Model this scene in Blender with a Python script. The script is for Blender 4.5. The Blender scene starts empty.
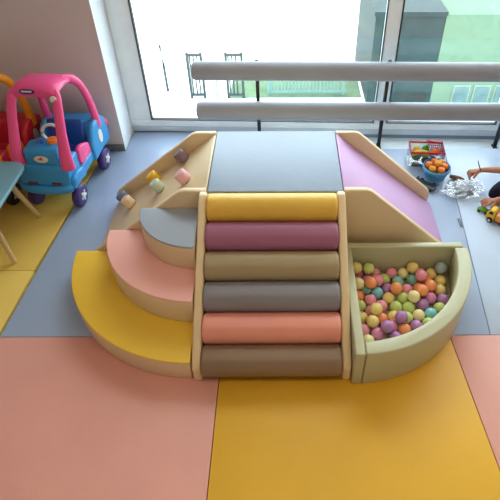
import bpy, bmesh, math, random
from mathutils import Vector, Matrix
PI = math.pi
random.seed(7)
S = bpy.context.scene
COL = S.collection
R = math.radians

# ------------------------------------------------------------------ materials
def lin(c):
    return tuple((v / 255 / 12.92) if v / 255 <= .04045 else ((v / 255 + .055) / 1.055) ** 2.4 for v in c)

def mat(name, rgb, rough=.5, spec=.4, var=.06, scale=6., bump=0., bscale=60., metal=0., coat=0.):
    m = bpy.data.materials.new(name); m.use_nodes = True
    nt = m.node_tree; N = nt.nodes; L = nt.links
    b = N['Principled BSDF']
    c = lin(rgb)
    b.inputs['Roughness'].default_value = rough
    b.inputs['Specular IOR Level'].default_value = spec
    b.inputs['Metallic'].default_value = metal
    b.inputs['Coat Weight'].default_value = coat
    tc = N.new('ShaderNodeTexCoord')
    no = N.new('ShaderNodeTexNoise'); no.inputs['Scale'].default_value = scale; no.inputs['Detail'].default_value = 3
    L.new(tc.outputs['Object'], no.inputs['Vector'])
    rp = N.new('ShaderNodeValToRGB')
    rp.color_ramp.elements[0].position = .3; rp.color_ramp.elements[1].position = .7
    rp.color_ramp.elements[0].color = tuple(v * (1 - var) for v in c) + (1,)
    rp.color_ramp.elements[1].color = tuple(min(1, v * (1 + var)) for v in c) + (1,)
    L.new(no.outputs['Fac'], rp.inputs['Fac']); L.new(rp.outputs['Color'], b.inputs['Base Color'])
    if bump:
        n2 = N.new('ShaderNodeTexNoise'); n2.inputs['Scale'].default_value = bscale; n2.inputs['Detail'].default_value = 4
        L.new(tc.outputs['Object'], n2.inputs['Vector'])
        bp = N.new('ShaderNodeBump'); bp.inputs['Strength'].default_value = bump; bp.inputs['Distance'].default_value = .01
        L.new(n2.outputs['Fac'], bp.inputs['Height']); L.new(bp.outputs['Normal'], b.inputs['Normal'])
    return m

def vinyl(name, rgb, rough=.42): return mat(name, rgb, rough, .45, .04, 3, .06, 40)
def plastic(name, rgb, rough=.3): return mat(name, rgb, rough, .5, .03, 4)

def clear(name, tint=(1, 1, 1), gloss=.08, rough=.05):
    m = bpy.data.materials.new(name); m.use_nodes = True
    nt = m.node_tree; N = nt.nodes; L = nt.links
    N.remove(N['Principled BSDF'])
    t = N.new('ShaderNodeBsdfTransparent'); t.inputs[0].default_value = tint + (1,)
    g = N.new('ShaderNodeBsdfGlossy'); g.inputs['Roughness'].default_value = rough
    mx = N.new('ShaderNodeMixShader'); lw = N.new('ShaderNodeLayerWeight'); lw.inputs['Blend'].default_value = .25
    ma = N.new('ShaderNodeMath'); ma.operation = 'MULTIPLY_ADD'; ma.inputs[1].default_value = .5; ma.inputs[2].default_value = gloss
    L.new(lw.outputs['Fresnel'], ma.inputs[0]); L.new(ma.outputs[0], mx.inputs[0])
    L.new(t.outputs[0], mx.inputs[1]); L.new(g.outputs[0], mx.inputs[2])
    L.new(mx.outputs[0], N['Material Output'].inputs['Surface'])
    return m

M = dict(
 beige=vinyl('beige_vinyl', (226, 200, 162)), beige_edge=vinyl('pale_beige_vinyl', (234, 208, 166)),
 ramp=vinyl('cream_vinyl', (226, 204, 166)),
 yellow=vinyl('yellow_vinyl', (238, 194, 66)), pink=vinyl('pink_vinyl', (242, 180, 170)), greyblue=vinyl('grey_blue_vinyl', (156, 164, 176)),
 deck=vinyl('platform_grey_vinyl', (138, 152, 172), .38), lilac=vinyl('lilac_vinyl', (200, 158, 206), .5),
 r_yellow=vinyl('roller_yellow', (230, 184, 70)), r_purple=vinyl('roller_purple', (164, 100, 132)), r_khaki=vinyl('roller_khaki', (168, 148, 112)),
 r_grey=vinyl('roller_grey', (136, 132, 138)), r_coral=vinyl('roller_coral', (238, 156, 138)), r_taupe=vinyl('roller_taupe', (142, 116, 92)),
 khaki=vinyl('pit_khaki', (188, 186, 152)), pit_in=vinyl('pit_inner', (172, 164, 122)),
 mat_pink=vinyl('mat_pink', (224, 160, 146), .5), mat_yellow=vinyl('mat_yellow', (226, 172, 44), .5), mat_blue=vinyl('mat_blue', (162, 180, 210), .32),
 mat_pale=vinyl('mat_pale', (188, 204, 226), .32), mat_gold=vinyl('mat_gold', (226, 190, 92), .5),
 floor=mat('pale_floor', (222, 236, 244), .35), wall=mat('grey_plaster', (212, 200, 202), .8, .2, .03, 2, .05, 80), warm_wall=mat('warm_plaster', (206, 185, 162), .8, .2, .03, 2), daylit_wall=mat('daylit_white_plaster', (230, 238, 246), .7, .2, .02),
 base=mat('grey_skirting', (104, 112, 118), .5), white=mat('white_upvc', (238, 246, 252), .35), gasket=mat('black_gasket', (30, 38, 44), .6),
 gap_shade=mat('blue_grey_gap_shade', (120, 142, 164), .5), kick=mat('pale_blue_kickboard', (196, 210, 224), .4), rail=mat('black_steel', (26, 30, 36), .4),
 pad=mat('grey_padded_cover', (152, 153, 160), .55, .3, .05, 3, .08, 30), glass=clear('window_glass', (.97, .99, .98), .03),
 car_blue=plastic('car_blue', (50, 146, 210)), car_pink=plastic('car_pink', (242, 84, 148)), car_navy=plastic('car_navy', (30, 80, 164)),
 tyre_purple=plastic('tyre_purple', (62, 44, 112), .4), hub=plastic('hub_white', (222, 222, 222)), grille=plastic('grille_maroon', (120, 44, 70)), car_red=plastic('car_red', (206, 36, 56)),
 car_orange=plastic('car_orange', (246, 160, 24)), tyre_black=plastic('tyre_black', (24, 24, 26), .5), badge=plastic('badge_navy', (40, 50, 112)),
 off_white=plastic('off_white', (226, 224, 214)), lime=plastic('lime', (170, 200, 70)),
 table=plastic('table_blue', (112, 160, 176), .35), wood=mat('beech_wood', (206, 176, 128), .5, .3, .12, 14),
 skin=mat('skin', (188, 130, 106), .5, .3, .05, 8), hair=mat('dark_hair', (36, 26, 22), .5, .4, .2, 40), shirt=mat('cream_shirt', (226, 214, 206), .8, .1, .04, 10),
 trousers=mat('dark_navy_cloth', (36, 34, 52), .85, .1, .1, 12), eye=mat('eye_dark', (30, 22, 20), .2), lip=mat('lip', (176, 96, 90), .5),
 bag=clear('clear_plastic_bag', (.97, .97, .98), .2, .22), box_clear=clear('clear_vinyl', (.9, .9, .9), .1, .12),
 red=plastic('toy_red', (206, 28, 52)), t_green=plastic('toy_green', (84, 158, 40)), t_yellow=plastic('toy_yellow', (240, 200, 40)), t_orange=plastic('toy_orange', (240, 130, 40)),
 t_brown=plastic('toy_brown', (130, 84, 56)), t_blue=plastic('toy_blue', (60, 110, 190)), t_lime=plastic('toy_lime', (178, 206, 60)), t_dark=plastic('toy_dark', (40, 56, 60)),
 t_plum=plastic('toy_plum', (120, 70, 84)), bask_dark=plastic('basket_deep_blue', (44, 116, 164), .5), bask=plastic('basket_blue', (86, 164, 218), .35), truck=plastic('truck_yellow', (250, 196, 24)), truck_o=plastic('truck_amber', (228, 150, 40)),
 dark_glass=plastic('dark_glass', (40, 44, 52), .15), silver=mat('silver_film', (168, 172, 184), .25, .6, .2, 20),
 paving=mat('pale_paving', (206, 206, 200), .9, .1, .04, .6), fence_dark=mat('dark_green_metal', (26, 42, 42), .6), fence_pale=mat('pale_grey_metal', (78, 112, 106), .6),
 lawn=mat('pale_lawn', (84, 102, 76), .9, .1, .2, 3), facade_dark=mat('dark_green_cladding', (16, 40, 40), .6, .3, .3, 5), facade=mat('pale_green_render', (86, 108, 88), .8, .2, .05), pane_out=mat('grey_green_pane', (66, 92, 92), .3, .5, .25, 6),
 kerb=mat('pale_concrete', (120, 132, 122), .9),
)

# ------------------------------------------------------------------ mesh helpers
def finish(name, bm, m, parent=None, smooth=35, recalc=True):
    if recalc: bmesh.ops.recalc_face_normals(bm, faces=bm.faces)
    me = bpy.data.meshes.new(name); bm.to_mesh(me); bm.free()
    for k in (m if isinstance(m, (list, tuple)) else [m]): me.materials.append(k)
    if smooth:
        for p in me.polygons: p.use_smooth = True
        me.set_sharp_from_angle(angle=R(smooth))
    o = bpy.data.objects.new(name, me); COL.objects.link(o)
    if parent: o.parent = parent
    return o

def tag(o, label=None, cat=None, group=None, kind=None):
    if label: o['label'] = label
    if cat: o['category'] = cat
    if group: o['group'] = group
    if kind: o['kind'] = kind
    return o

def thing(name, label, cat, loc=(0, 0, 0), rz=0, group=None):
    o = bpy.data.objects.new(name, None); COL.objects.link(o); o.empty_display_size = .05
    o.location = loc; o.rotation_euler = (0, 0, rz)
    return tag(o, label, cat, group)

def struct(o):
    o['kind'] = 'structure'; return o

def bevel(bm, off, seg=3, ang=30):
    if off <= 0: return
    es = [e for e in bm.edges if len(e.link_faces) == 2 and e.calc_face_angle(0) > R(ang)]
    bmesh.ops.bevel(bm, geom=es, offset=off, segments=seg, profile=.5, affect='EDGES', clamp_overlap=True)

def join(bm, other):
    me = bpy.data.meshes.new('tmp'); other.to_mesh(me); other.free(); bm.from_mesh(me); bpy.data.meshes.remove(me)

def box(bm, x0, x1, y0, y1, z0, z1, bv=0, seg=3, rot=None, mi=0):
    b = bmesh.new()
    v = [b.verts.new((x, y, z)) for z in (z0, z1) for y in (y0, y1) for x in (x0, x1)]
    for f in ((0, 2, 3, 1), (4, 5, 7, 6), (0, 1, 5, 4), (2, 6, 7, 3), (0, 4, 6, 2), (1, 3, 7, 5)): b.faces.new([v[i] for i in f])
    bmesh.ops.recalc_face_normals(b, faces=b.faces)
    bevel(b, bv, seg)
    if rot is not None: b.transform(rot)
    for f in b.faces: f.material_index = mi
    join(bm, b); return bm

def Box(*a, **k): return box(bmesh.new(), *a, **k)

def prism(pts, axis, a, b_, bv=0, seg=3, bm=None, mi=0, xf=None):
    """extrude a 2-D outline along axis x, y or z from a to b_"""
    b = bmesh.new()
    def P(p, t):
        return {'x': (t, p[0], p[1]), 'y': (p[0], t, p[1]), 'z': (p[0], p[1], t)}[axis]
    lo = [b.verts.new(P(p, a)) for p in pts]; hi = [b.verts.new(P(p, b_)) for p in pts]
    n = len(pts)
    b.faces.new(lo); b.faces.new(hi[::-1])
    for i in range(n): b.faces.new((lo[i], hi[i], hi[(i + 1) % n], lo[(i + 1) % n]))
    bmesh.ops.recalc_face_normals(b, faces=b.faces)
    bevel(b, bv, seg)
    if xf is not None: b.transform(xf)
    for f in b.faces: f.material_index = mi
    if bm is None: return b
    join(bm, b); return bm

def frame_to(d):
    return Vector(d).to_track_quat('Z', 'Y').to_matrix().to_4x4()

def lathe(prof, n=32, bm=None, xf=None, mi=0, caps=True):
    """prof: list of (r, z) from bottom to top"""
    b = bmesh.new(); rings = []
    for r, z in prof:
        if r < 1e-6: rings.append([b.verts.new((0, 0, z))])
        else: rings.append([b.verts.new((r * math.cos(2 * PI * i / n), r * math.sin(2 * PI * i / n), z)) for i in range(n)])
    for A, B in zip(rings, rings[1:]):
        for i in range(n):
            j = (i + 1) % n
            if len(A) == 1 and len(B) == 1: continue
            if len(A) == 1: b.faces.new((A[0], B[i], B[j]))
            elif len(B) == 1: b.faces.new((A[i], A[j], B[0]))
            else: b.faces.new((A[i], A[j], B[j], B[i]))
    if caps:
        for Rg, flip in ((rings[0], True), (rings[-1], False)):
            if len(Rg) > 1: b.faces.new(Rg[::-1] if flip else Rg)
    bmesh.ops.recalc_face_normals(b, faces=b.faces)
    if xf is not None: b.transform(xf)
    for f in b.faces: f.material_index = mi
    if bm is None: return b
    join(bm, b); return bm

def rcyl(r, h, bv, n=32, seg=4):
    """profile of a cylinder with rounded rims, z from 0 to h"""
    p = [(0, 0)]
    for i in range(seg + 1):
        t = PI / 2 * i / seg; p.append((r - bv + bv * math.sin(t), bv - bv * math.cos(t)))
    for i in range(seg + 1):
        t = PI / 2 * i / seg; p.append((r - bv + bv * math.cos(t), h - bv + bv * math.sin(t)))
    p.append((0, h)); return p

def T(*p): return Matrix.Translation(p)
def RX(a): return Matrix.Rotation(a, 4, 'X')
def RY(a): return Matrix.Rotation(a, 4, 'Y')
def RZ(a): return Matrix.Rotation(a, 4, 'Z')
def SC(x, y, z): return Matrix.Diagonal((x, y, z, 1))

def catmull(pts, k=6):
    pts = [Vector(p) for p in pts]; out = []
    for i in range(len(pts) - 1):
        p0 = pts[max(0, i - 1)]; p1 = pts[i]; p2 = pts[i + 1]; p3 = pts[min(len(pts) - 1, i + 2)]
        for j in range(k):
            t = j / k
            out.append(.5 * ((2 * p1) + (p2 - p0) * t + (2 * p0 - 5 * p1 + 4 * p2 - p3) * t * t + (3 * p1 - p0 - 3 * p2 + p3) * t ** 3))
    out.append(pts[-1]); return out

def tube(path, rad, n=14, bm=None, flat=1., up=(0, 0, 1), mi=0, k=6, closed=False):
    """sweep an ellipse (rad across, rad*flat along the other axis); rad number or list per control point"""
    ctl = len(path)
    if k > 1:
        pts = catmull(list(path) + ([path[0]] if closed else []), k)
        rr = [rad] * len(pts) if not isinstance(rad, (list, tuple)) else [rad[min(i // k, ctl - 1)] * (1 - (i % k) / k) + rad[min(i // k + 1, ctl - 1)] * ((i % k) / k) for i in range(len(pts))]
    else:
        pts = [Vector(p) for p in path]; rr = [rad] * len(pts) if not isinstance(rad, (list, tuple)) else list(rad)
    b = bmesh.new(); rings = []
    for i, p in enumerate(pts):
        d = (pts[min(i + 1, len(pts) - 1)] - pts[max(i - 1, 0)]).normalized()
        u = Vector(up)
        if abs(u.dot(d)) > .95: u = Vector((0, 1, 0))
        s = d.cross(u).normalized(); w = s.cross(d).normalized()
        rings.append([b.verts.new(p + s * (rr[i] * math.cos(2 * PI * j / n)) + w * (rr[i] * flat * math.sin(2 * PI * j / n))) for j in range(n)])
    for A, B in zip(rings, rings[1:]):
        for j in range(n): b.faces.new((A[j], A[(j + 1) % n], B[(j + 1) % n], B[j]))
    b.faces.new(rings[0][::-1]); b.faces.new(rings[-1])
    bmesh.ops.recalc_face_normals(b, faces=b.faces)
    for f in b.faces: f.material_index = mi
    if bm is None: return b
    join(bm, b); return bm

def ball(r, n=20, bm=None, xf=None, sx=1, sy=1, sz=1, mi=0):
    b = bmesh.new(); bmesh.ops.create_uvsphere(b, u_segments=n, v_segments=max(8, n * 2 // 3), radius=r)
    b.transform((xf or Matrix()) @ SC(sx, sy, sz))
    for f in b.faces: f.material_index = mi
    if bm is None: return b
    join(bm, b); return bm

def children(o): return [c for c in COL.objects if c.parent == o]

def copy_tree(o, parent=None):
    c = o.copy(); COL.objects.link(c)
    if parent: c.parent = parent
    for ch in children(o): copy_tree(ch, c)
    return c

# ------------------------------------------------------------------ camera
cam = bpy.data.cameras.new('camera'); co = bpy.data.objects.new('camera', cam); COL.objects.link(co)
F, PITCH, YAW, ROLL = 516.11, R(40.5249), R(-.1555), R(-.129)
fwd = Vector((-math.sin(YAW) * math.cos(PITCH), math.cos(YAW) * math.cos(PITCH), -math.sin(PITCH)))
rt = Vector((math.cos(YAW), math.sin(YAW), 0)); upv = rt.cross(fwd)
r2 = rt * math.cos(ROLL) + upv * math.sin(ROLL); u2 = -rt * math.sin(ROLL) + upv * math.cos(ROLL)
mw = Matrix((r2, u2, -fwd)).transposed().to_4x4(); mw.translation = (.0444, -1.8081, 1.9759)
co.matrix_world = mw
cam.sensor_width = 36; cam.lens = F * 36 / 500
cam.shift_x = (250 - 285.13) / 500; cam.shift_y = (201.37 - 250) / 500
cam.clip_start = .05; cam.clip_end = 200
S.camera = co

# ------------------------------------------------------------------ the room
FZ = -.03
struct(finish('floor', Box(-3.2, 3.4, -4.2, 1.34, FZ - .1, FZ), M['floor']))
struct(finish('wall_left', Box(-3.3, -3.2, -4.2, 1.34, FZ, 2.75), M['wall']))
struct(finish('wall_right', Box(3.4, 3.5, -4.2, 1.34, FZ, 2.75), M['warm_wall']))
struct(finish('wall_back', Box(-3.3, 3.5, -4.3, -4.2, FZ, 2.75), M['warm_wall']))
struct(finish('ceiling', Box(-3.3, 3.5, -4.3, 1.5, 2.75, 2.85), M['warm_wall']))
pb = Box(-3.2, -1.013, 1.042, 1.45, FZ, 2.75)
for f in pb.faces: f.material_index = 1 if f.normal.x > .5 else 0  # side face paler: daylight from the window put into its colour
struct(finish('wall_pillar', pb, [M['wall'], M['daylit_wall']], smooth=0))
struct(finish('baseboard_pillar', Box(-3.2, -1.0125, 1.03, 1.042, FZ, .045, .003), M['base']))
# window wall, slightly out of square with the play set
WIN = bpy.data.objects.new('window_1', None); COL.objects.link(WIN); struct(WIN)
WIN.location = (-1.013, 1.266, FZ); WIN.rotation_euler = (0, 0, R(-1.92))
def wpart(name, bm, m): return finish(name, bm, m, WIN)
wpart('window_sill', Box(0, 4.6, .004, .1, .03, .075, .004), M['kick'])
wpart('window_gap', Box(0, 4.6, .012, .05, 0, .03), M['gap_shade'])  # darker strip: shade and reflection of the gap put into its colour
fb = Box(0, 4.6, .0, .08, .075, .122, .006)                         # bottom rail
def upr(x0, x1): box(fb, x0, x1, .005, .075, .122, 2.7, .006)
upr(0, .145); upr(1.672, 1.757); upr(2.50, 2.58); upr(3.4, 3.48); upr(4.5, 4.6)
box(fb, 0, 4.6, .0, .08, 2.66, 2.76, .006)
wpart('window_frame', fb, M['white'])
gk = bmesh.new(); panes = [(.145, 1.672), (1.757, 2.50), (2.58, 3.4), (3.48, 4.5)]
for a, b in panes:
    for s in ((a, a + .007, .122, 2.66), (b - .005, b, .122, 2.66), (a, b, .122, .127)):
        box(gk, s[0], s[1], .002, .03, s[2], s[3])
wpart('window_gasket', gk, M['gasket'])
for a, b in panes: wpart('pane', Box(a + .003, b - .003, .045, .051, .125, 2.66), M['glass'])

# ------------------------------------------------------------------ floor mats
def play_mat(pts, m, label):
    g = .0014; cx = sum(p[0] for p in pts) / len(pts); cy = sum(p[1] for p in pts) / len(pts)
    q = [(x - math.copysign(g, x - cx), y - math.copysign(g, y - cy)) for x, y in pts]
    o = finish('play_mat', prism(q, 'z', FZ, 0, .0025, 2), M[m]); tag(o, label, 'play mat', 'foam floor mats'); return o
play_mat([(-1.24, -1.44), (-.232, -1.44), (-.232, -.43), (-1.24, -.43)], 'mat_pink', 'large pink foam floor mat in front of the yellow bottom step')
play_mat([(-.232, -1.44), (.86, -1.44), (.79, -.43), (-.232, -.43)], 'mat_yellow', 'mustard yellow foam floor mat in front of the roller ladder and ball pit')
play_mat([(.86, -1.44), (1.87, -1.44), (1.82, -.43), (.79, -.43)], 'mat_pink', 'pink foam floor mat to the right of the ball pit')
play_mat([(-1.243, -.43), (-.2, -.43), (-.2, 1.255), (-1.006, 1.255), (-1.008, 1.028), (-1.145, 1.028)], 'mat_blue', 'blue foam floor mat between the toy car and the climbing ramp')
play_mat([(-.2, -.43), (.975, -.43), (1.115, 1.04), (-.2, 1.04)], 'mat_blue', 'blue foam floor mat under the platform and lilac slide')
play_mat([(.975, -.43), (2.0, -.43), (2.0, 1.04), (1.115, 1.04)], 'mat_pale', 'pale blue foam floor mat under the toy truck and seated child')
play_mat([(-2.3, -.03), (-1.233, -.03), (-1.145, 1.028), (-2.3, 1.028)], 'mat_gold', 'yellow foam floor mat under the pink and blue toy car')
play_mat([(-2.3, -1.44), (-1.3, -1.44), (-1.233, -.03), (-2.3, -.03)], 'mat_gold', 'yellow foam floor mat under the front leg of the blue table')

# ------------------------------------------------------------------ soft play set
H = .488; W2 = .31; D = .505
pf = thing('play_platform', 'square soft play platform with a grey-blue top behind the roller ladder', 'platform', (.004, 0, 0))
finish('platform_body', Box(-W2, W2, .002, D, 0, H - .012, .006), M['beige'], pf)
finish('top_cover', Box(-W2, W2, .002, D, H - .0115, H, .005), M['deck'], pf)

# steps: three quarter discs
def qdisc(cx, r, z0, z1, bv, ry, inset=0.):
    pts = [(cx, -.004)]
    n = 28
    for i in range(n + 1):
        a = PI + PI / 2 * i / n
        pts.append((cx + (r - inset) * math.cos(a), -.004 + ry * math.sin(a)))
    return prism(pts, 'z', z0, z1, bv, 3)
st = thing('foam_steps', 'quarter-round foam steps in yellow, pink and grey beside the roller ladder', 'steps')
SX = -.3425
for (r, ry, z0, z1, top, lab) in ((.648, .637, 0, .117, 'yellow', 'yellow-topped bottom step'), (.456,   .437, .1172, .259, 'pink', 'pink-topped middle step'), (.281, .257, .2592, .397, 'greyblue', 'grey-topped upper step')):
    s = finish('step', qdisc(SX, r, z0, z1 - .010, .006, ry), M['beige'], st); s['label'] = lab
    finish('step_cover', qdisc(SX, r, z1 - .0098, z1, .005, ry), M[top], s)

# roller ladder
ld = thing('roller_ladder', 'sloping roller ladder of six coloured padded rollers between beige side panels', 'roller ladder', (-.009, 0, 0))
prof = [(-.003, 0), (-.003, .485), (-.014, .503), (-.042, .508), (-.075, .490), (-.628, .112), (-.650, .085), (-.652, .0)]
for s in (-1, 1):
    x0, x1 = sorted((s * .291, s * .3275))
    finish('side_panel', prism(prof, 'x', x0, x1, .009, 3), M['beige_edge'], ld)
finish('back_board', prism([(-.02, .36), (-.03, .40), (-.57, .03), (-.53, .01)], 'x', -.29, .29, .003), M['r_taupe'], ld)
for i, (c, lab) in enumerate((('r_yellow', 'yellow top roller'), ('r_purple', 'plum purple roller'), ('r_khaki', 'khaki roller'), ('r_grey', 'grey roller'), ('r_coral', 'coral pink roller'), ('r_taupe', 'brown-grey bottom roller'))):
    y = -.0665 - .5345 * i / 5; z = .450 - .379 * i / 5
    rr = .0655
    pr_ = rcyl(rr, .578, .014)
    o = finish('roller', lathe(pr_, 40, xf=T(-.289, y, z) @ RY(PI / 2)), M[c], ld); o['label'] = lab

# slide and climbing ramp: mirrored wedges with two side panels
def wedge(name, label, cat, sgn, bedmat, bedname, L):
    t = thing(name, label, cat, (.004 + sgn * (W2 + .003), 0, 0))
    pan = [(0, 0), (0, H + .004), (.105, H + .004), (.128, H - .004), (L - .012, .103), (L, .085), (L, 0)]
    pan = [(sgn * x, z) for x, z in pan]
    for y0, y1 in ((.0, .03), (D - .03, D)): finish('side_panel', prism(pan, 'y', y0, y1, .007, 3), M['beige'], t)
    bed = [(0, 0), (0, .487), (.012, .484), (L + .012, .012), (L + .012, 0)]
    bed = [(sgn * x, z) for x, z in bed]
    finish(bedname, prism(bed, 'y', .0305, D - .0305, .003, 2), M[bedmat], t)
    return t
sl = wedge('play_slide', 'lilac soft play slide with beige side panels behind the ball pit', 'slide', 1, 'lilac', 'slide_bed', .563)
rp = wedge('climbing_ramp', 'beige climbing ramp with coloured holds between two side panels', 'climbing ramp', -1, 'ramp', 'ramp_bed', .607)
ra = math.atan2(.472, .607)
for (x, y, c, lab) in ((-.482, .425, (134, 112, 122), 'mauve-grey hold'), (-.645, .405, (240, 190, 50), 'yellow hold'), (-.845, .425, (120, 134, 152), 'slate grey hold'),
                       (-.438, .205, (232, 176, 184), 'pale pink hold'), (-.60, .29, (196, 206, 184), 'mint hold'), (-.79, .335, (236, 206, 168), 'cream hold')):
    z = .484 - (-.309 - x - .012) * math.tan(ra)
    xf = T(x, y, z + .003) @ RY(-ra)
    h = finish('climbing_hold', lathe(rcyl(.032, .058, .010, seg=5), 32, xf=xf), vinyl('hold_' + lab.split()[0], c), rp)
    h.matrix_parent_inverse = Matrix.Translation((-(.004 - (W2 + .003)), 0, 0)); h['label'] = lab

# ball pit
PX, PY = .3225, -.052
pit = thing('ball_pit', 'pale khaki quarter-round foam ball pit full of pastel balls', 'ball pit')
PH = .215
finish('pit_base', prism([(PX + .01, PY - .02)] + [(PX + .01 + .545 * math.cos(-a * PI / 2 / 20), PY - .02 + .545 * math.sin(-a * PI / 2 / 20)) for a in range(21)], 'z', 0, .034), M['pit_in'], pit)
finish('back_wall', Box(PX + .003, PX + .575, PY - .034, PY, 0.0, PH, .007), M['khaki'], pit)
finish('side_wall', Box(PX, PX + .040, -.670, PY - .0355, 0.0, PH, .007), M['khaki'], pit)
Ro, Ri = .582, .520
oc = []
CX, CY = PX + .012, PY - .036
n = 36
amax = math.acos(.030 / Ro)
ang = [-.0 - amax * i / n for i in range(n + 1)]
a2max = math.acos(.030 / Ri)
oc = [(CX + Ro * math.cos(a), CY + Ro * math.sin(a)) for a in ang] + [(CX + Ri * math.cos(-a2max * (n - i) / n), CY + Ri * math.sin(-a2max * (n - i) / n)) for i in range(n + 1)]
oc = [(x, y + .0) for x, y in oc]
finish('curved_wall', prism(oc, 'z', 0, PH, .008, 3), M['khaki'], pit)

# balls: where each lies in the pit, and its colour
BALLS = [('pink',0.401,-0.097), ('pink',0.487,-0.093), ('pink',0.564,-0.098), ('yellow',0.368,-0.127), ('lime',0.454,-0.131), ('lime',0.523,-0.147), ('magenta',0.434,-0.170), ('pink',0.386,-0.181), ('teal',0.590,-0.167), ('orange',0.380,-0.238), ('turquoise',0.479,-0.236), ('purple',0.530,-0.202), ('orange',0.559,-0.237), ('pink',0.422,-0.272), ('yellow',0.525,-0.274), ('lime',0.551,-0.313), ('lime',0.387,-0.300), ('pink',0.482,-0.310), ('pink',0.433,-0.342), ('cream',0.626,-0.108), ('yellow',0.674,-0.105), ('orange',0.729,-0.102), ('grey_blue',0.790,-0.123), ('teal',0.656,-0.144), ('orange',0.725,-0.163), ('yellow',0.784,-0.174), ('yellow',0.778,-0.222), ('pink',0.628,-0.221), ('orange',0.686,-0.218), ('orange',0.736,-0.210), ('lime',0.599,-0.273), ('cream',0.649,-0.293), ('magenta',0.729,-0.275), ('purple',0.774,-0.279), ('lime',0.613,-0.335), ('turquoise',0.704,-0.350), ('lime',0.752,-0.326), ('purple',0.684,-0.307), ('cream',0.653,-0.364), ('yellow',0.392,-0.381), ('yellow',0.427,-0.432), ('orange',0.487,-0.394), ('yellow',0.558,-0.379), ('pink',0.395,-0.448), ('purple',0.490,-0.459), ('magenta',0.521,-0.423), ('orange',0.567,-0.438), ('purple',0.522,-0.465), ('cream',0.413,-0.488), ('purple',0.622,-0.410), ('lime',0.674,-0.404), ('orange',0.437,-0.219), ('teal',0.410,-0.219), ('pink',0.494,-0.180), ('yellow',0.457,-0.374), ('magenta',0.446,-0.465), ('lime',0.600,-0.386), ('purple',0.560,-0.407), ('orange',0.684,-0.260), ('cream',0.343,-0.228), ('pink',0.689,-0.169), ('yellow',0.759,-0.131)]
BR = .0285
BC = dict(pink=(236, 120, 146), yellow=(240, 206, 96), lime=(186, 208, 84), magenta=(214, 100, 160), teal=(92, 176, 160), orange=(250, 128, 52), turquoise=(92, 190, 206),
          purple=(160, 84, 160), cream=(242, 222, 140), grey_blue=(128, 156, 160))
for k, v in BC.items(): M['ball_' + k] = plastic('ball_' + k, tuple(int(x * .74 + 252 * .26) for x in v), .28)
rb = random.Random(3)
P = [[c, Vector((x, y, .0345 + BR + rb.uniform(0, .012)))] for c, x, y in BALLS]
def inside(p, push=True):
    p.x = max(p.x, PX + .0412 + BR); p.y = min(p.y, PY - .0365 - BR); p.z = max(p.z, .0345 + BR)
    dx, dy = p.x - CX, p.y - CY; d = math.hypot(dx, dy); lim = Ri - BR - .004
    if d > lim: p.x = CX + dx * lim / d; p.y = CY + dy * lim / d
def relax(P, tg, iters, spring):
    for it in range(iters):
        for i in range(len(P)):
            for j in range(i):
                d = P[i][1] - P[j][1]; l = d.length
                if l < 2 * BR + .0004:
                    d = d / l if l > 1e-6 else Vector((0, 0, 1))
                    # a ball that is well covered rides up rather than sideways
                    q = d * (2 * BR + .0005 - l) * .5
                    P[i][1] += q; P[j][1] -= q
        for i in range(len(P)):
            P[i][1].x += (tg[i].x - P[i][1].x) * spring; P[i][1].y += (tg[i].y - P[i][1].y) * spring
            if spring: P[i][1].z -= .0006
            inside(P[i][1])
tg = [p[1].copy() for p in P]
relax(P, tg, 160, .06); relax(P, tg, 200, 0)
gx = 0
cl = list(BC)
for iy in range(14):
    for ix in range(14):
        p = Vector((PX + .07 + ix * .044 + (iy % 2) * .022, PY - .064 - iy * .04, .0345 + BR)); q = p.copy(); inside(q)
        if (q - p).length > 1e-5: continue
        if all((p - o[1]).length > 2 * BR for o in P): P.append([cl[rb.randrange(9)], p])
def ball_label(k, mode):
    c, p = P[k]; nm = c.replace('_', '-')
    d = math.hypot(p.x - CX, p.y - CY)
    if p.y > PY - .12: pl = 'against the back wall'
    elif p.x < PX + .13: pl = 'beside the roller ladder'
    elif d > Ri - .09: pl = 'along the curved wall'
    elif p.y > PY - .24: pl = 'behind the middle'
    else: pl = 'in mid pit'
    def near(f):
        b = [(abs((o[1] - p).length), o[0]) for j, o in enumerate(P) if j != k and f(o[1] - p)]
        return min(b)[1].replace('_', '-') if b else None
    if mode == 0:
        a = near(lambda v: v.x < 0 and abs(v.y) < abs(v.x)); b = near(lambda v: v.x > 0 and abs(v.y) < abs(v.x))
        t = ('%s left of it' % a if a else 'none left of it') + ', ' + ('%s right of it' % b if b else 'none right of it')
    else:
        a = near(lambda v: v.y < 0 and abs(v.x) < abs(v.y)); b = near(lambda v: v.y > 0 and abs(v.x) < abs(v.y))
        t = ('%s in front' % a if a else 'none in front') + ', ' + ('%s behind it' % b if b else 'none behind it')
    return '%s ball %s, %s' % (nm, pl, t)
la = [[ball_label(k, m) for m in (0, 1)] for k in range(len(P))]
ball_mesh = {}
used = {}
for k, (c, p) in enumerate(P):
    if c not in ball_mesh:
        b0 = finish('plastic_ball', ball(BR, 24), M['ball_' + c], smooth=180); ball_mesh[c] = b0; o = b0
    else:
        o = ball_mesh[c].copy(); COL.objects.link(o)
    o.location = p
    lab = la[k][0]
    if sum(x[0] == lab for x in la) > 1: lab = la[k][1]
    if lab in used:   # still the same words: add both directions in short
        lab = P[k][0].replace('_', '-') + ' ball, ' + la[k][0].split(', ', 1)[1] + ', ' + la[k][1].split(', ', 1)[1]
    used[lab] = 1
    tag(o, lab, 'ball', 'plastic balls in the ball pit')

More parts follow.
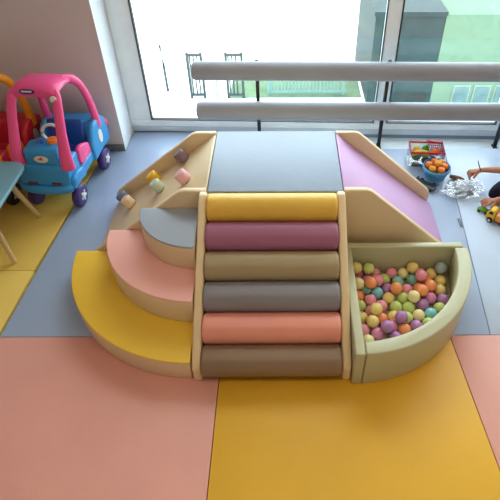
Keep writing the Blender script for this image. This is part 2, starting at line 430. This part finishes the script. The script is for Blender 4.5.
# ------------------------------------------------------------------ padded guard rail before the window
gr = thing('guard_rail', 'grey padded guard rail with two horizontal bars on black posts before the window', 'guard rail', (-.02, 1.083, FZ), R(-1.15))
for z in (.300, .574):
    o = finish('padded_bar', lathe(rcyl(.058, 2.9, .024, 40), 40, xf=T(-.492, 0, z) @ RY(PI / 2)), M['pad'], gr)
for x in (-.10, .708, 1.496, 2.28):
    o = finish('post', Box(x - .011, x + .011, -.011 + .045, .011 + .045, .012, .625, .002), M['rail'], gr)
    finish('foot_plate', Box(x - .014, x + .014, -.0, .07, 0, .012, .003), M['rail'], o)

# ------------------------------------------------------------------ ride-on toy cars
def wheel_mesh(m_t, m_h, name, parent, x, y, r, w):
    sgn = 1 if x > 0 else -1
    o = finish(name, lathe(rcyl(r, w, .016, 32), 32, xf=T(x - sgn * w / 2, y, r) @ RY(sgn * PI / 2)), m_t, parent)
    hb = bmesh.new()
    X = T(x + sgn * (w / 2 + .0005), y, r) @ RY(sgn * PI / 2)
    lathe([(0, 0), (.020, 0), (.018, .006), (.010, .009), (0, .009)], 20, hb, X)
    for k in range(5):
        a = 2 * PI * k / 5
        box(hb, .012, .033, -.0075, .0075, 0, .005, .002, 2, rot=X @ RZ(a))
    finish('hub', hb, m_h, o)
    return o

def coupe(label, group, loc, rz, c):
    t = thing('toy_car', label, 'toy car', loc, rz, group)
    # body: side outline from the front bumper to the tail, swept across the width
    out = [(-.085, .155), (-.095, .175), (-.085, .21), (-.075, .23), (-.068, .285), (-.05, .305), (.06, .32), (.085, .31), (.095, .22), (.13, .19), (.24, .19), (.265, .23), (.28, .31), (.30, .335), (.42, .345), (.455, .33), (.475, .28), (.485, .19), (.47, .15), (.40, .142), (.0, .142)]
    bm = prism(out, 'x', -.138, .138, .022, 4)
    finish('body', bm, M[c[0]], t)
    # fenders above the wheels
    for s in (-1, 1):
        x0, x1 = sorted((s * .128, s * .162))
        finish('fender', prism([(-.075, .16), (-.085, .18), (-.06, .225), (.0, .24), (.06, .225), (.085, .18), (.075, .15), (.05, .155), (.0, .165), (-.05, .158)], 'x', x0, x1, .012, 3), M[c[0]], t)
        o = finish('rear_panel', prism([(.225, .14), (.225, .25), (.262, .325), (.30, .355), (.40, .36), (.455, .32), (.475, .20), (.46, .135), (.41, .145), (.35, .15), (.29, .145)], 'x', x0, x1, .014, 3), M[c[0]], t)
        finish('emblem', lathe([(0, 0), (.034, 0), (.034, .003), (0, .004)], 20, xf=T(s * .1622, .345, .245) @ RY(s * PI / 2) @ SC(1.3, .75, 1)), M['off_white'], o)
        finish('tail_light', ball(.022, 14, xf=T(s * .156, .462, .27), sx=.5, sy=.7, sz=1.3), M[c[1]], o)
        finish('side_sill', prism([(.07, .15), (.07, .215), (.24, .215), (.24, .15)], 'x', *sorted((s * .124, s * .148)), .010, 3), M[c[0]], t)
        # low door between the pillars
        finish('door', prism([(.078, .215), (.072, .27), (.085, .315), (.12, .325), (.165, .31), (.215, .285), (.225, .215)], 'x', *sorted((s * .122, s * .150)), .010, 3), M[c[1]], t)
    # raised hood box with badge
    hd = finish('dashboard', prism([(-.050, .30), (-.046, .375), (-.035, .39), (.045, .40), (.075, .385), (.085, .30)], 'x', -.092, .092, .012, 3), M[c[0]], t)
    X = T(0, -.0475, .34) @ RX(PI / 2 - .04)
    e = finish('badge', lathe([(0, 0), (.034, 0), (.034, .003), (0, .004)], 24, xf=X @ SC(1.15, .62, 1)), M['off_white'], hd); e['label'] = 'pale oval badge on the dashboard front'
    eb = bmesh.new(); box(eb, -.018, .012, -.004, .003, .0032, .0048, .0005, 1, rot=X); box(eb, -.006, .008, .004, .014, .0032, .0048, .0005, 1, rot=X)
    finish('badge_mark', eb, M['car_red'], e)
    sw = finish('steering_wheel', tube([(math.cos(a) * .055 + .028, .085 + math.sin(a) * .012, .425 + math.sin(a) * .045) for a in [2 * PI * k / 12 for k in range(12)]], .009, 10, closed=True, k=3), M['off_white'], t)
    box_ = lathe([(0, 0), (.03, 0), (.026, .02), (.0, .026)], 16, xf=T(.045, .04, .398)); finish('horn', box_, M['t_orange'], sw)
    b2 = lathe([(0, 0), (.018, 0), (.016, .025), (.0, .03)], 16, xf=T(-.02, .03, .396)); finish('key_knob', b2, M['t_blue'], sw)
    # bumper and red grille marks
    bp = finish('bumper', tube([(-.135, -.072, .176), (-.11, -.095, .176), (0, -.108, .176), (.11, -.095, .176), (.135, -.072, .176)], .022, 14, flat=1.15), M[c[0]], t)
    for x in (-.068, .068):
        finish('grille', Box(x - .028, x + .028, -.098, -.080, .203, .212, .003, 2), M['grille'], bp)
    # seat
    finish('seat', prism([(.13, .17), (.13, .22), (.25, .23), (.268, .365), (.282, .395), (.31, .375), (.31, .17)], 'x', -.11, .11, .016, 3), M[c[2]], t)
    # roof and its four pillars
    rf = bmesh.new()
    # crowned slab lofted across
    nx, ny = 12, 12
    def rp_(u, v, top):
        y = .075 + .225 * v; w = .132 - .012 * v - .008 * (2 * v - 1) ** 2
        x = (2 * u - 1) * w
        z = .672 + .020 * math.sin(PI * min(1, v * .8 + .2)) - .012 * v * v - .028 * (2 * u - 1) ** 4 - .016 * (2 * v - 1) ** 4
        return (x, y, z + (.022 if top else -.022 * (1 - (2 * u - 1) ** 6)))
    g0 = [[rf.verts.new(rp_(i / nx, j / ny, 1)) for i in range(nx + 1)] for j in range(ny + 1)]
    g1 = [[rf.verts.new(rp_(i / nx, j / ny, 0)) for i in range(nx + 1)] for j in range(ny + 1)]
    for g, fl in ((g0, 0), (g1, 1)):
        for j in range(ny):
            for i in range(nx):
                q = (g[j][i], g[j][i + 1], g[j + 1][i + 1], g[j + 1][i]); rf.faces.new(q[::-1] if fl else q)
    loop = [(0, i) for i in range(nx)] + [(j, nx) for j in range(ny)] + [(ny, i) for i in range(nx, 0, -1)] + [(j, 0) for j in range(ny, 0, -1)]
    for a, b in zip(loop, loop[1:] + loop[:1]): rf.faces.new((g0[a[0]][a[1]], g1[a[0]][a[1]], g1[b[0]][b[1]], g0[b[0]][b[1]]))
    bmesh.ops.recalc_face_normals(rf, faces=rf.faces); bevel(rf, .006, 2, 50)
    rfo = finish('roof', rf, M[c[1]], t, smooth=60)
    X = T(-.022, .071, .682) @ RX(PI / 2 - .5)
    bd = finish('roof_badge', prism([(math.copysign(abs(math.cos(a)) ** .7, math.cos(a)) * .040, math.copysign(abs(math.sin(a)) ** .7, math.sin(a)) * .013) for a in [2 * PI * k / 24 for k in range(24)]], 'z', -.004, .004, .001, 1, xf=X), M['badge'], rfo)
    finish('badge_mark', Box(-.028, .028, -.004, .004, .0042, .0055, .0008, 1, rot=X), M['off_white'], bd)
    finish('round_emblem', lathe([(0, 0), (.019, 0), (.018, .004), (0, .005)], 20, xf=T(.112, .064, .645) @ RX(PI / 2 - .2)), M['off_white'], rfo)
    for s in (-1, 1):
        finish('front_pillar', tube([(s * .136, -.042, .285), (s * .136, -.036, .36), (s * .131, .005, .48), (s * .126, .058, .605), (s * .116, .092, .655), (s * .088, .125, .668)], [.040, .034, .027, .025, .025, .022], 14, flat=.75, up=(0, 1, 0)), M[c[1]], t)
        finish('rear_pillar', tube([(s * .146, .372, .30), (s * .147, .372, .38), (s * .143, .362, .48), (s * .132, .335, .585), (s * .114, .295, .645), (s * .08, .24, .672)], [.030, .026, .024, .024, .025, .022], 14, flat=.8, up=(1, 0, 0)), M[c[1]], t)
    for x in (-.136, .136):
        for y in (0, .375):
            wheel_mesh(M[c[3]], M['hub'], 'wheel', t, x * (.94 if y == 0 else 1.03), y - (.01 if y == 0 else .02), .068, .044)
    return t
coupe('pink and blue ride-on toy car with purple wheels on the yellow mat', 'ride-on toy cars', (-1.262, .51, 0), R(-5), ('car_blue', 'car_pink', 'car_navy', 'tyre_purple'))
coupe('orange and red ride-on toy car behind the pink and blue one', 'ride-on toy cars', (-1.655, .525, 0), R(-5), ('car_red', 'car_orange', 'car_red', 'tyre_black'))

# ------------------------------------------------------------------ small round table
tb = thing('play_table', 'light blue child table with rounded corners and splayed wooden legs on the yellow mat', 'table', (-1.525, .195, 0))
tp = []
for cx_, cy_, a0 in ((.135, .150, 0), (-.135, .150, 90), (-.135, -.150, 180), (.135, -.150, 270)):
    for k in range(9):
        a = R(a0 + k * 90 / 8); tp.append((cx_ + .075 * math.cos(a), cy_ + .075 * math.sin(a)))
finish('tabletop', prism(tp, 'z', .34, .362, .008, 3), M['table'], tb)
for sx in (-1, 1):
    for sy in (-1, 1):
        finish('leg', tube([(sx * .178, sy * .176, .006), (sx * .115, sy * .115, .34)], [.0115, .0155], 14, k=1), M['wood'], tb)

# ------------------------------------------------------------------ toys by the slide
def toy(name, bm, m, loc, label, cat, rz=0, group=None, smooth=40):
    o = finish(name, bm, m, smooth=smooth); o.location = loc; o.rotation_euler = (0, 0, rz); return tag(o, label, cat, group)
# clear vinyl bag with a red zip rim
bx0 = thing('toy_bag', 'clear vinyl bag with red rim and handle holding toy food by the window', 'bag', (.95, .893, 0), R(-4))
sh = bmesh.new()
for a in (Box(-.105, .105, -.058, .058, .001, .006, .002), Box(-.105, .105, -.06, -.058, .001, .106), Box(-.105, .105, .058, .06, .001, .106), Box(-.107, -.105, -.06, .06, .001, .106), Box(.105, .107, -.06, .06, .001, .106)): join(sh, a)
finish('clear_wall', sh, M['box_clear'], bx0, smooth=0)
rim = tube([(-.105, -.058, .108), (.105, -.058, .108), (.106, .058, .112), (-.105, .058, .112), (-.105, -.058, .108)], .0065, 10, k=1)
finish('rim', rim, M['red'], bx0)
net = bmesh.new()
for k in range(8):
    x = .02 + k * .012; tube([(x, .0605, .02), (x, .0605, .110)], .0022, 6, net, k=1); 
for k in range(7):
    z = .025 + k * .016; tube([(.02, .0605, z), (.107, .0605, z)], .0022, 6, net, k=1)
for k in range(6):
    y = -.05 + k * .02; tube([(.1075, y, .04), (.1075, y, .110)], .0022, 6, net, k=1)
finish('side_net', net, M['red'], bx0)
finish('handle', tube([(.0, .06, .112), (.02, .068, .118), (.055, .045, .125), (.09, .05, .120), (.104, .058, .112)], .007, 10, flat=.6), M['red'], bx0)
def blob(name, kind):
    if kind == 'corn': return lathe([(0, -.04), (.012, -.036), (.017, -.015), (.016, .015), (.009, .036), (0, .042)], 16)
    if kind == 'leafy':
        b = ball(.026, 16, sz=.8)
        for v in b.verts: v.co *= 1 + .13 * math.sin(9 * math.atan2(v.co.y, v.co.x)) * (1 - abs(v.co.z) / .03)
        return b
    if kind == 'pear': return lathe([(0, -.026), (.014, -.024), (.022, -.010), (.020, .006), (.011, .020), (.008, .028), (0, .031)], 18)
    return lathe([(0, -.024), (.008, -.0245), (.019, -.016), (.0245, 0), (.020, .015), (.010, .021), (.003, .018), (0, .017)], 18)
food = [('toy_corn', 'corn', 't_yellow', (-.058, -.022, .082), 'yellow toy corn cob in the near corner of the clear bag'),
        ('toy_lettuce', 'leafy', 't_green', (-.062, -.02, .05), 'green toy lettuce low in the clear bag beside the vinyl front'),
        ('toy_aubergine', 'corn', 't_plum', (-.03, .014, .046), 'dark plum toy aubergine on the bottom of the clear bag'),
        ('toy_lime', 'round', 't_lime', (-.012, -.026, .08), 'lime green toy fruit at the top of the clear bag'),
        ('toy_potato', 'pear', 't_brown', (.0, -.026, .036), 'brown toy potato at the bottom middle of the clear bag'),
        ('toy_carrot', 'corn', 't_orange', (.04, -.016, .085), 'orange toy carrot in the middle of the clear bag'),
        ('toy_pepper', 'pear', 't_green', (.0, .022, .085), 'green toy pepper at the back of the clear bag'),
        ('toy_plum', 'round', 't_blue', (.045, -.026, .034), 'blue toy fruit low in the clear bag beside the basket'),
        ('toy_tomato', 'round', 'red', (.072, .018, .07), 'red toy tomato under the red net of the clear bag'),
        ('toy_lemon', 'round', 't_yellow', (-.055, .024, .075), 'yellow toy lemon at the back of the clear bag')]
BM = T(.95, .893, 0) @ RZ(R(-4))
for nm, k, m, p, lab in food:
    b = blob(nm, k); b.transform(SC(1.12, 1.12, 1.0) @ RY(1.1 if k == 'corn' else .2))
    q = BM @ Vector(p); toy(nm, b, M[m], q, lab, 'toy food', 0, 'toy food in the clear bag', 60)
# blue lattice basket with orange fruit
bk = thing('toy_basket', 'small blue lattice basket full of orange toy fruit beside the clear bag', 'basket', (.984, .737, 0))
wl = bmesh.new()
lathe([(.056, .003), (.060, .0), (.0, .0)], 40, wl, caps=False)
lathe([(0, .004), (.055, .004), (.060, .0)], 40, wl, caps=False)
nb = 26
for k in range(nb):
    for s in (-1, 1):
        a0 = 2 * PI * k / nb; pts = []
        for j in range(6):
            t = j / 5; a = a0 + s * t * .55; r = .057 + .020 * t; pts.append((r * math.cos(a), r * math.sin(a), .002 + .063 * t))
        tube(pts, .0032, 5, wl, k=1)
finish('lattice_wall', wl, M['bask'], bk)
finish('basket_rim', lathe([(.076, .062), (.083, .062), (.085, .067), (.084, .080), (.080, .083), (.076, .080)], 40, caps=False), M['bask'], bk)
ln = lathe([(.0, .006), (.052, .006), (.0725, .062)], 40, caps=False); finish('liner', ln, M['bask_dark'], bk)  # darker blue sheet behind the lattice
X0 = .984
sp = [(-.034, -.030), (.016, -.044), (.046, -.004), (.006, .004), (-.046, .016), (-.002, .048), (.038, .038)]
for k, (x, y) in enumerate(sp):
    toy('toy_orange', blob('o', 'round'), M['t_orange' if k % 3 else 'truck_o'], (X0 + x, .737 + y, .078 + (.014 if k == 3 else 0)),
        'orange toy fruit in the blue basket, ' + ['nearest the clear bag', 'at the front rim', 'at the rim facing the child', 'topmost in the middle', 'at the rim touching the clear bag', 'at the back rim', 'at the back right rim'][k], 'toy fruit', 0, 'orange toy fruit in the blue basket', 60)
for k, (x, y) in enumerate([(-.025, -.02), (.025, -.02), (0, .026)]):
    toy('toy_orange', blob('o', 'round'), M['t_orange'], (X0 + x, .737 + y, .035), 'orange toy fruit underneath the others in the blue basket', 'toy fruit', 0, 'hidden toy fruit in the blue basket', 60)
# dark toy wagon by the slide
wg = thing('toy_wagon', 'dark green low toy wagon lying below the baskets beside the slide', 'toy wagon', (.905, .635, 0), R(-38))
finish('wagon_tray', prism([(-.065, .014), (-.07, .034), (-.062, .036), (-.058, .022), (.058, .022), (.062, .036), (.07, .034), (.065, .014)], 'y', -.03, .03, .002, 2), M['t_dark'], wg)
for x in (-.04, .04):
    for y in (-.033, .033):
        finish('wheel', lathe(rcyl(.014, .008, .003, 20), 20, xf=T(x, y - .004, .014) @ RX(-PI / 2) ), M['tyre_black'], wg)
tl = blob('x', 'corn'); tl.transform(RY(PI / 2) @ SC(.9, .8, 1.15))
toy('toy_loaf', tl, M['t_brown'], (1.110, .700, .017), 'small brown toy loaf lying between the blue basket and the clear plastic bag', 'toy food', R(-25), None, 60)

# crumpled clear plastic bag
rb2 = random.Random(11)
cb = bmesh.new(); bmesh.ops.create_icosphere(cb, subdivisions=4, radius=1)
from mathutils import noise
for v in cb.verts:
    c0 = v.co.copy(); nn = noise.noise(c0 * 2.6) * .35 + noise.noise(c0 * 7.1 + Vector((3, 1, 2))) * .26
    v.co = Vector((c0.x * .118, c0.y * .072, max(-.02, c0.z * .036))) * (1 + nn); v.co.z = max(v.co.z + .024, .002)
pbg = finish('plastic_bag', cb, M['bag'], smooth=25); pbg.location = (1.122, .580, .001); pbg.rotation_euler = (0, 0, R(12))
tag(pbg, 'crumpled clear plastic bag on the blue mat before the child', 'plastic bag')
pk = Box(-.055, .055, -.03, .03, .004, .022, .006); pk = toy('toy_packet', pk, M['silver'], (1.126, .586, .012), 'silvery flat packet inside the crumpled clear plastic bag', 'packet', R(18))

# toy truck and small car
tk = thing('toy_truck', 'small yellow toy truck with black wheels on the blue mat', 'toy truck', (1.245, .312, 0), R(-42 + 180))
finish('cab', prism([(.022, .016), (.022, .078), (.030, .084), (.052, .082), (.066, .052), (.07, .046), (.07, .016)], 'y', -.026, .026, .004, 3), M['truck'], tk)
wb = bmesh.new()
for s in (-1, 1): prism([(.032, .054), (.034, .075), (.050, .074), (.060, .054)], 'y', *sorted((s * .0262, s * .0272)), 0, bm=wb)
box(wb, .0, .001, -.02, .02, -.010, .010, 0, rot=T(.0615, 0, .066) @ RY(R(-26)))
finish('cab_window', wb, M['dark_glass'], tk)
finish('chassis', Box(-.075, .068, -.022, .022, .012, .022, .002), M['tyre_black'], tk)
finish('tipper', prism([(-.08, .024), (-.088, .066), (.016, .066), (.016, .024)], 'y', -.029, .029, .003, 2), M['truck_o'], tk)
for x in (-.048, .042):
    for s in (-1, 1):
        w = finish('wheel', lathe(rcyl(.0165, .012, .004, 24), 24, xf=T(x, s * .024, .0165) @ RX(-s * PI / 2)), M['tyre_black'], tk)
        finish('hub', lathe([(0, 0), (.008, 0), (.007, .002), (0, .003)], 16, xf=T(x, s * .036, .0165) @ RX(-s * PI / 2)), M['hub'], w)
gc = thing('toy_race_car', 'tiny green toy car under the child hand beside the yellow truck', 'toy car', (1.185, .405, 0), R(150))
finish('body', prism([(-.030, .008), (-.032, .020), (-.014, .023), (-.006, .034), (.012, .034), (.020, .022), (.032, .018), (.033, .008)], 'y', -.014, .014, .003, 3), M['t_green'], gc)
finish('windscreen', prism([(-.004, .0245), (-.001, .032), (.009, .032), (.014, .0245)], 'y', -.0146, .0146, 0), M['t_lime'], gc)
for x in (-.019, .020):
    for s in (-1, 1): finish('wheel', lathe(rcyl(.0085, .006, .002, 18), 18, xf=T(x, s * .012, .0085) @ RX(-s * PI / 2)), M['tyre_black'], gc)
tag(finish('seam_strip', Box(1.024, 1.040, .275, .345, .0003, .004, .0015), M['base']), 'short dark grey strip on the blue mat seam near the toy truck', 'strip')  # dark grey strip lying along the seam
tag(finish('toy_stick', tube([(1.195, .60, .150), (1.180, .618, .185), (1.175, .624, .204)], [.0035, .003, .002], 8, k=3), M['t_dark']), 'thin dark toy stick upright in the seated child hand', 'stick')

# ------------------------------------------------------------------ the seated child reaching in from the right
def skin(name, verts, edges, radii, m, parent=None, root=0, sub=2):
    me = bpy.data.meshes.new(name); me.from_pydata([Vector(v) for v in verts], edges, []); o = bpy.data.objects.new(name, me); COL.objects.link(o)
    sk = o.modifiers.new('s', 'SKIN'); sk.use_smooth_shade = True; sk.branch_smoothing = .3
    for i, r in enumerate(radii):
        r = r if isinstance(r, tuple) else (r, r); o.data.skin_vertices[0].data[i].radius = r
        o.data.skin_vertices[0].data[i].use_root = (i == root)
    sb = o.modifiers.new('b', 'SUBSURF'); sb.levels = sb.render_levels = sub
    dg = bpy.context.evaluated_depsgraph_get(); nm = bpy.data.meshes.new_from_object(o.evaluated_get(dg))
    bpy.data.objects.remove(o); bpy.data.meshes.remove(me)
    nm.name = name; nm.materials.clear(); nm.materials.append(m)
    for p in nm.polygons: p.use_smooth = True
    q = bpy.data.objects.new(name, nm); COL.objects.link(q)
    if parent: q.parent = parent
    return q
V, E_, RD = [], [], []
def jn(p, r, to=None):
    V.append(p); RD.append(r)
    if to is not None: E_.append((to, len(V) - 1))
    return len(V) - 1
pel = jn((1.50, .52, .095), (.075, .062))
ab = jn((1.495, .52, .20), (.072, .058), pel); ch = jn((1.475, .52, .31), (.074, .056), ab); nk = jn((1.462, .52, .385), (.034, .034), ch)
h0 = jn((1.452, .52, .425), (.034, .036), nk); h1 = jn((1.435, .52, .470), (.066, .072), h0); h2 = jn((1.440, .52, .535), (.074, .080), h1); h3 = jn((1.448, .52, .580), (.045, .05), h2)
def arm(sh_, el, wr, palm, kn, tips, th):
    a = jn(sh_, .034, ch); b = jn(el, .0255, a); c = jn(wr, (.0175, .0175), b); d = jn(palm, (.021, .014), c); e = jn(kn, (.022, .012), d)
    for tp in tips:
        prev = e
        for i, q in enumerate(tp): prev = jn(q, .0078 - .0010 * i, prev)
    prev = d
    for i, q in enumerate(th): prev = jn(q, .0080 - .001 * i, prev)
# right hand: loosely closed on the bag
arm((1.468, .628, .350), (1.365, .545, .190), (1.225, .612, .145), (1.185, .624, .132), (1.168, .622, .124),
    [[(1.150, .600 + .0145 * i, .118), (1.141, .600 + .0145 * i, .098), (1.150 + .002 * i, .601 + .014 * i, .078)] for i in range(4)], [(1.176, .598, .118), (1.160, .588, .098)])
# left hand: over the little green car
arm((1.468, .412, .350), (1.405, .375, .205), (1.278, .412, .088), (1.245, .420, .072), (1.228, .424, .066),
    [[(1.207 - .004 * (i in (1, 2)), .402 + .0155 * i, .061), (1.189 - .005 * (i in (1, 2)), .401 + .0160 * i, .052), (1.177 - .005 * (i in (1, 2)), .401 + .016 * i, .038)] for i in range(4)], [(1.232, .394, .060), (1.214, .380, .046)])
def leg(hip, kn, an, to_):
    a = jn(hip, .062, pel); b = jn(kn, .044, a); c = jn(an, .028, b); jn(to_, (.030, .018), c)
leg((1.475, .590, .090), (1.248, .495, .056), (1.405, .455, .036), (1.455, .415, .028))
leg((1.475, .450, .090), (1.325, .435, .064), (1.420, .560, .036), (1.470, .600, .028))
kid = skin('person', V, E_, RD, M['skin'])
tag(kid, 'child sitting on the blue mat reaching over toys in dark trousers', 'person')
# face
fc = bmesh.new(); ball(.010, 12, fc, T(1.365, .494, .528)); ball(.010, 12, fc, T(1.365, .546, .528)); finish('eye', fc, M['eye'], kid)
finish('nose', ball(.012, 12, xf=T(1.357, .52, .506), sz=1.2), M['skin'], kid)
finish('mouth', tube([(1.366, .502, .482), (1.361, .52, .479), (1.366, .538, .482)], .004, 8), M['lip'], kid)
er = bmesh.new(); ball(.018, 12, er, T(1.443, .444, .515), sy=.4); ball(.018, 12, er, T(1.443, .596, .515), sy=.4); finish('ear', er, M['skin'], kid)
hr = bmesh.new(); bmesh.ops.create_uvsphere(hr, u_segments=28, v_segments=18, radius=1)
bmesh.ops.delete(hr, geom=[v for v in hr.verts if v.co.z < -.15 and v.co.x < .25 or v.co.z < -.55 or (v.co.x < -.72 and v.co.z < .45)], context='VERTS')
hr.transform(T(1.446, .52, .532) @ SC(.092, .088, .092)); finish('hair', hr, M['hair'], kid)
# shirt over torso and upper arms, trousers over the legs
sv = [(1.50, .52, .115), (1.495, .52, .20), (1.475, .52, .31), (1.463, .52, .372), (1.468, .628, .350), (1.416, .586, .270), (1.468, .412, .350), (1.436, .394, .279)]
skin('shirt', sv, [(0, 1), (1, 2), (2, 3), (2, 4), (4, 5), (2, 6), (6, 7)], [(.086, .072), (.082, .068), (.083, .066), (.046, .046), .044, .040, .044, .040], M['shirt'], kid)
tv = [(1.50, .52, .098), (1.475, .590, .092), (1.244, .495, .060), (1.395, .462, .040), (1.475, .450, .092), (1.320, .435, .066), (1.41, .553, .040)]
skin('trousers', tv, [(0, 1), (1, 2), (2, 3), (0, 4), (4, 5), (5, 6)], [(.086, .070), .070, .058, .036, .070, .058, .036], M['trousers'], kid)

# ------------------------------------------------------------------ outside, seen down through the window
GZ = -3.5
g = finish('ground_outside', Box(-14, 16, 1.6, 40, GZ - .1, GZ), M['paving']); struct(g)
def fence(name, label, x0, x1, y, h, step, m, w=.018):
    t = thing(name, label, 'fence', ((x0 + x1) / 2, y, GZ))
    hw = (x1 - x0) / 2
    fr = bmesh.new()
    box(fr, -hw, hw, -.02, .02, h - .05, h); box(fr, -hw, hw, -.02, .02, .06, .11)
    for x in (-hw, hw - .05): box(fr, x, x + .05, -.025, .025, 0, h + .02)
    finish('frame', fr, M[m], t, smooth=0)
    br = bmesh.new(); k = int((x1 - x0) / step)
    for i in range(1, k): box(br, -hw + i * step - w / 2, -hw + i * step + w / 2, -.01, .01, .1, h - .05)
    finish('bars', br, M[m], t, smooth=0)
    return t
fence('metal_fence', 'dark green barred gate outside beyond the upper left bar end', -1.93, -1.60, 8.0, 1.0, .075, 'fence_dark', .03)
fence('metal_fence', 'dark green barred fence outside between the two padded bars', -1.15, -.78, 8.0, 1.0, .075, 'fence_dark', .03)
fence('metal_fence', 'long pale grey barred fence outside beyond the middle of the window', -.30, 1.34, 8.1, .72, .075, 'fence_pale', .03)
bo = finish('bollard', tube([(-2.47, 8.3, GZ), (-2.55, 8.6, GZ + .45), (-2.58, 8.65, GZ + .9)], .028, 10, k=1), M['fence_dark']); tag(bo, 'thin dark post standing outside on the pale paving', 'post')
bo2 = finish('bollard', tube([(-1.36, 8.0, GZ), (-1.36, 8.0, GZ + .42)], .022, 10, k=1), M['kerb']); tag(bo2, 'short grey post outside between the two dark green fences', 'post')
lw = finish('lawn', Box(-1.1, 1.7, 8.0, 9.6, GZ, GZ + .02), M['lawn']); tag(lw, 'pale green lawn beyond the grey fence outside', 'lawn', kind='structure')
ds = thing('garden_building', 'dark green clad building outside behind the window mullion', 'building', (2.42, 7.66, GZ))
finish('wall', Box(-.66, .64, 0, 2.2, 0, 1.9), M['facade_dark'], ds, smooth=0)
finish('roof', Box(-.70, .645, -.08, 2.3, 1.9, 1.98), M['facade_dark'], ds, smooth=0)
db = thing('garden_building', 'pale green building with grey windows outside beyond the right pane', 'building', (4.12, 7.66, GZ))
finish('wall', Box(-1.05, 1.7, 0, 2.2, 0, 1.9), M['facade'], db, smooth=0)
for i in range(4):
    wf = finish('window', Box(-.62 + i * .42, -.28 + i * .42, -.02, 0, .06, .46), M['kerb'], db, smooth=0)
    finish('window_pane', Box(-.60 + i * .42, -.30 + i * .42, -.026, -.0205, .08, .44), M['pane_out'], wf, smooth=0)

# ------------------------------------------------------------------ light
w = bpy.data.worlds.new('world'); S.world = w; w.use_nodes = True
nt = w.node_tree; bg = nt.nodes['Background']
bg.inputs['Color'].default_value = (.78, .91, 1.0, 1); bg.inputs['Strength'].default_value = 6.0
def area(name, loc, rot, sx, sy, e, col, portal=False):
    l = bpy.data.lights.new(name, 'AREA'); l.shape = 'RECTANGLE'; l.size = sx; l.size_y = sy; l.energy = e; l.color = col
    l.cycles.is_portal = portal
    o = bpy.data.objects.new(name, l); COL.objects.link(o); o.location = loc; o.rotation_euler = rot; return o
area('window_portal', (1.2, 1.42, 1.35), (R(-90), 0, 0), 4.6, 2.7, 1, (1, 1, 1), True)
area('ceiling_fill', (-.9, -1.3, 2.72), (0, 0, 0), 1.2, .6, 7, (1, .84, .66))  # unseen warm area lights, added as fill for the room side
area('ceiling_fill', (1.1, -1.3, 2.72), (0, 0, 0), 1.2, .6, 7, (1, .84, .66))
S.view_settings.view_transform = 'Standard'
S.view_settings.look = 'None'
S.view_settings.exposure = .42
S.cycles.max_bounces = 8; S.cycles.transparent_max_bounces = 12
